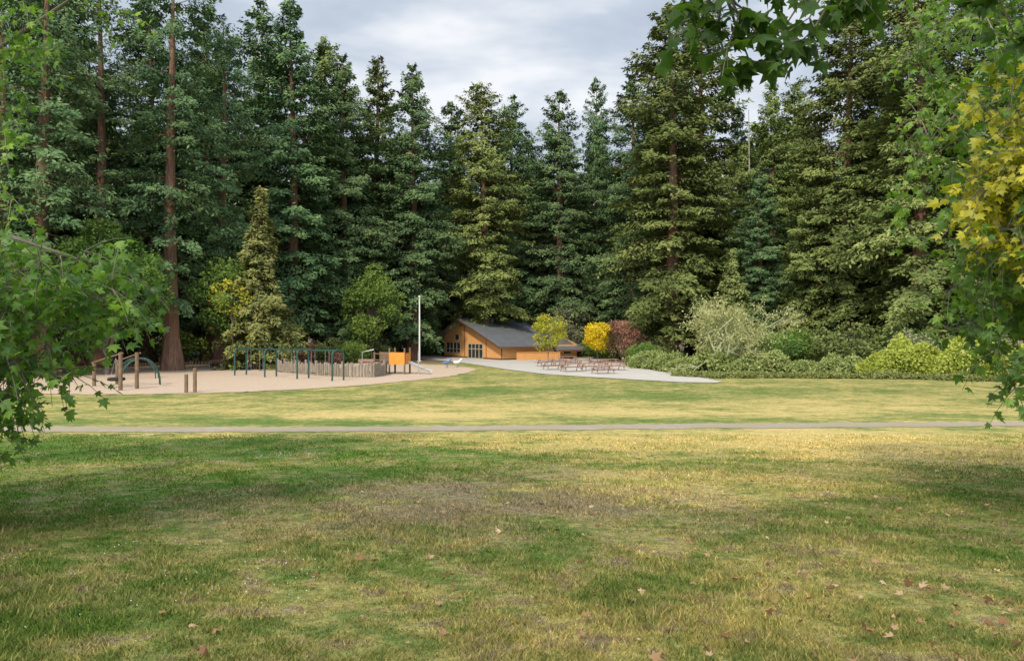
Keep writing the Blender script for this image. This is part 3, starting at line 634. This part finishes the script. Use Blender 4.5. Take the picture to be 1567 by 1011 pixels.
def fallen():
    r=np.random.default_rng(3);n=360;u=r.uniform(0,1,n);y=3.8+16*u**1.5;x=(r.beta(2.2,1.3,n)*2-1)*(y*.7)
    x=np.concatenate([x,r.normal(3.4,1.0,80)]);y=np.concatenate([y,r.normal(5.6,1.0,80)]);n=len(x)
    C=np.stack([x,y,g(x,y)+.04],1);a=r.uniform(0,TAU,n);D=np.stack([np.cos(a),np.sin(a),r.normal(0,.35,n)],1);N=nrm(np.stack([r.normal(0,.5,n),r.normal(0,.5,n),np.where(r.uniform(0,1,n)<.5,1,-1)],1))
    mb=MB();leaves(mb,C,D,N,r.uniform(.03,.085,n),0,r.beta(1.4,1.2,n),curl=1.8);mb.build('fallen_leaves',[M_fallen])
fallen()
# ------------------------------------------------------------ light, sky, camera
w=bpy.data.worlds.new('World');scene.world=w;w.use_nodes=True;nt=w.node_tree;nt.nodes.clear();N=NT(nt)
sk=N.n('ShaderNodeTexSky',sky_type='NISHITA');sk.sun_disc=False;sk.sun_elevation=EL;sk.sun_rotation=math.atan2(-SD[0],-SD[1]);sk.air_density=1.3;sk.dust_density=2.0
tc=N.n('ShaderNodeTexCoord').outputs['Generated']
sv=N.vm('MULTIPLY',tc,(1,1,2.4));n1=N.noise(sv,2.3,5,.58,.3);n2=N.noise(sv,5.0,3,.55,.2)
cc=N.ramp(N.math('ADD',N.math('MULTIPLY',n1,.7),N.math('MULTIPLY',n2,.3)),[(.38,(.40,.46,.56)),(.52,(.57,.63,.72)),(.63,(.92,.93,.95))])
# thin cloud is brightest around the sun
sunv=(-SD[0]*math.cos(EL),-SD[1]*math.cos(EL),math.sin(EL))
dt=N.vm('DOT_PRODUCT',tc,sunv);br=N.mr(dt,-.1,1,8.6,23.0)
cc=N.vm('MULTIPLY',cc,N.scale3(br))
col=N.mix(.85,sk.outputs[0],cc)
bg=N.n('ShaderNodeBackground');N.set(bg.inputs[0],col);bg.inputs[1].default_value=.13
nt.links.new(bg.outputs[0],N.n('ShaderNodeOutputWorld').inputs[0])
sl=bpy.data.lights.new('sun','SUN');sl.energy=3.2;sl.angle=math.radians(4);sl.color=(1,.88,.67)
so=bpy.data.objects.new('sun',sl);scene.collection.objects.link(so)
dirv=Vector((SD[0]*math.cos(EL),SD[1]*math.cos(EL),-math.sin(EL)));so.rotation_euler=dirv.to_track_quat('-Z','Y').to_euler();so.location=(-20,-40,60)
cam=bpy.data.cameras.new('camera');cam.lens=26.67;cam.sensor_width=36;cam.sensor_fit='HORIZONTAL';cam.clip_end=6000;cam.clip_start=.05
co=bpy.data.objects.new('camera',cam);scene.collection.objects.link(co);co.location=(0,0,4.2);co.rotation_euler=(math.pi/2,0,0);scene.camera=co
scene.view_settings.view_transform='Standard';scene.view_settings.look='None';scene.view_settings.exposure=0
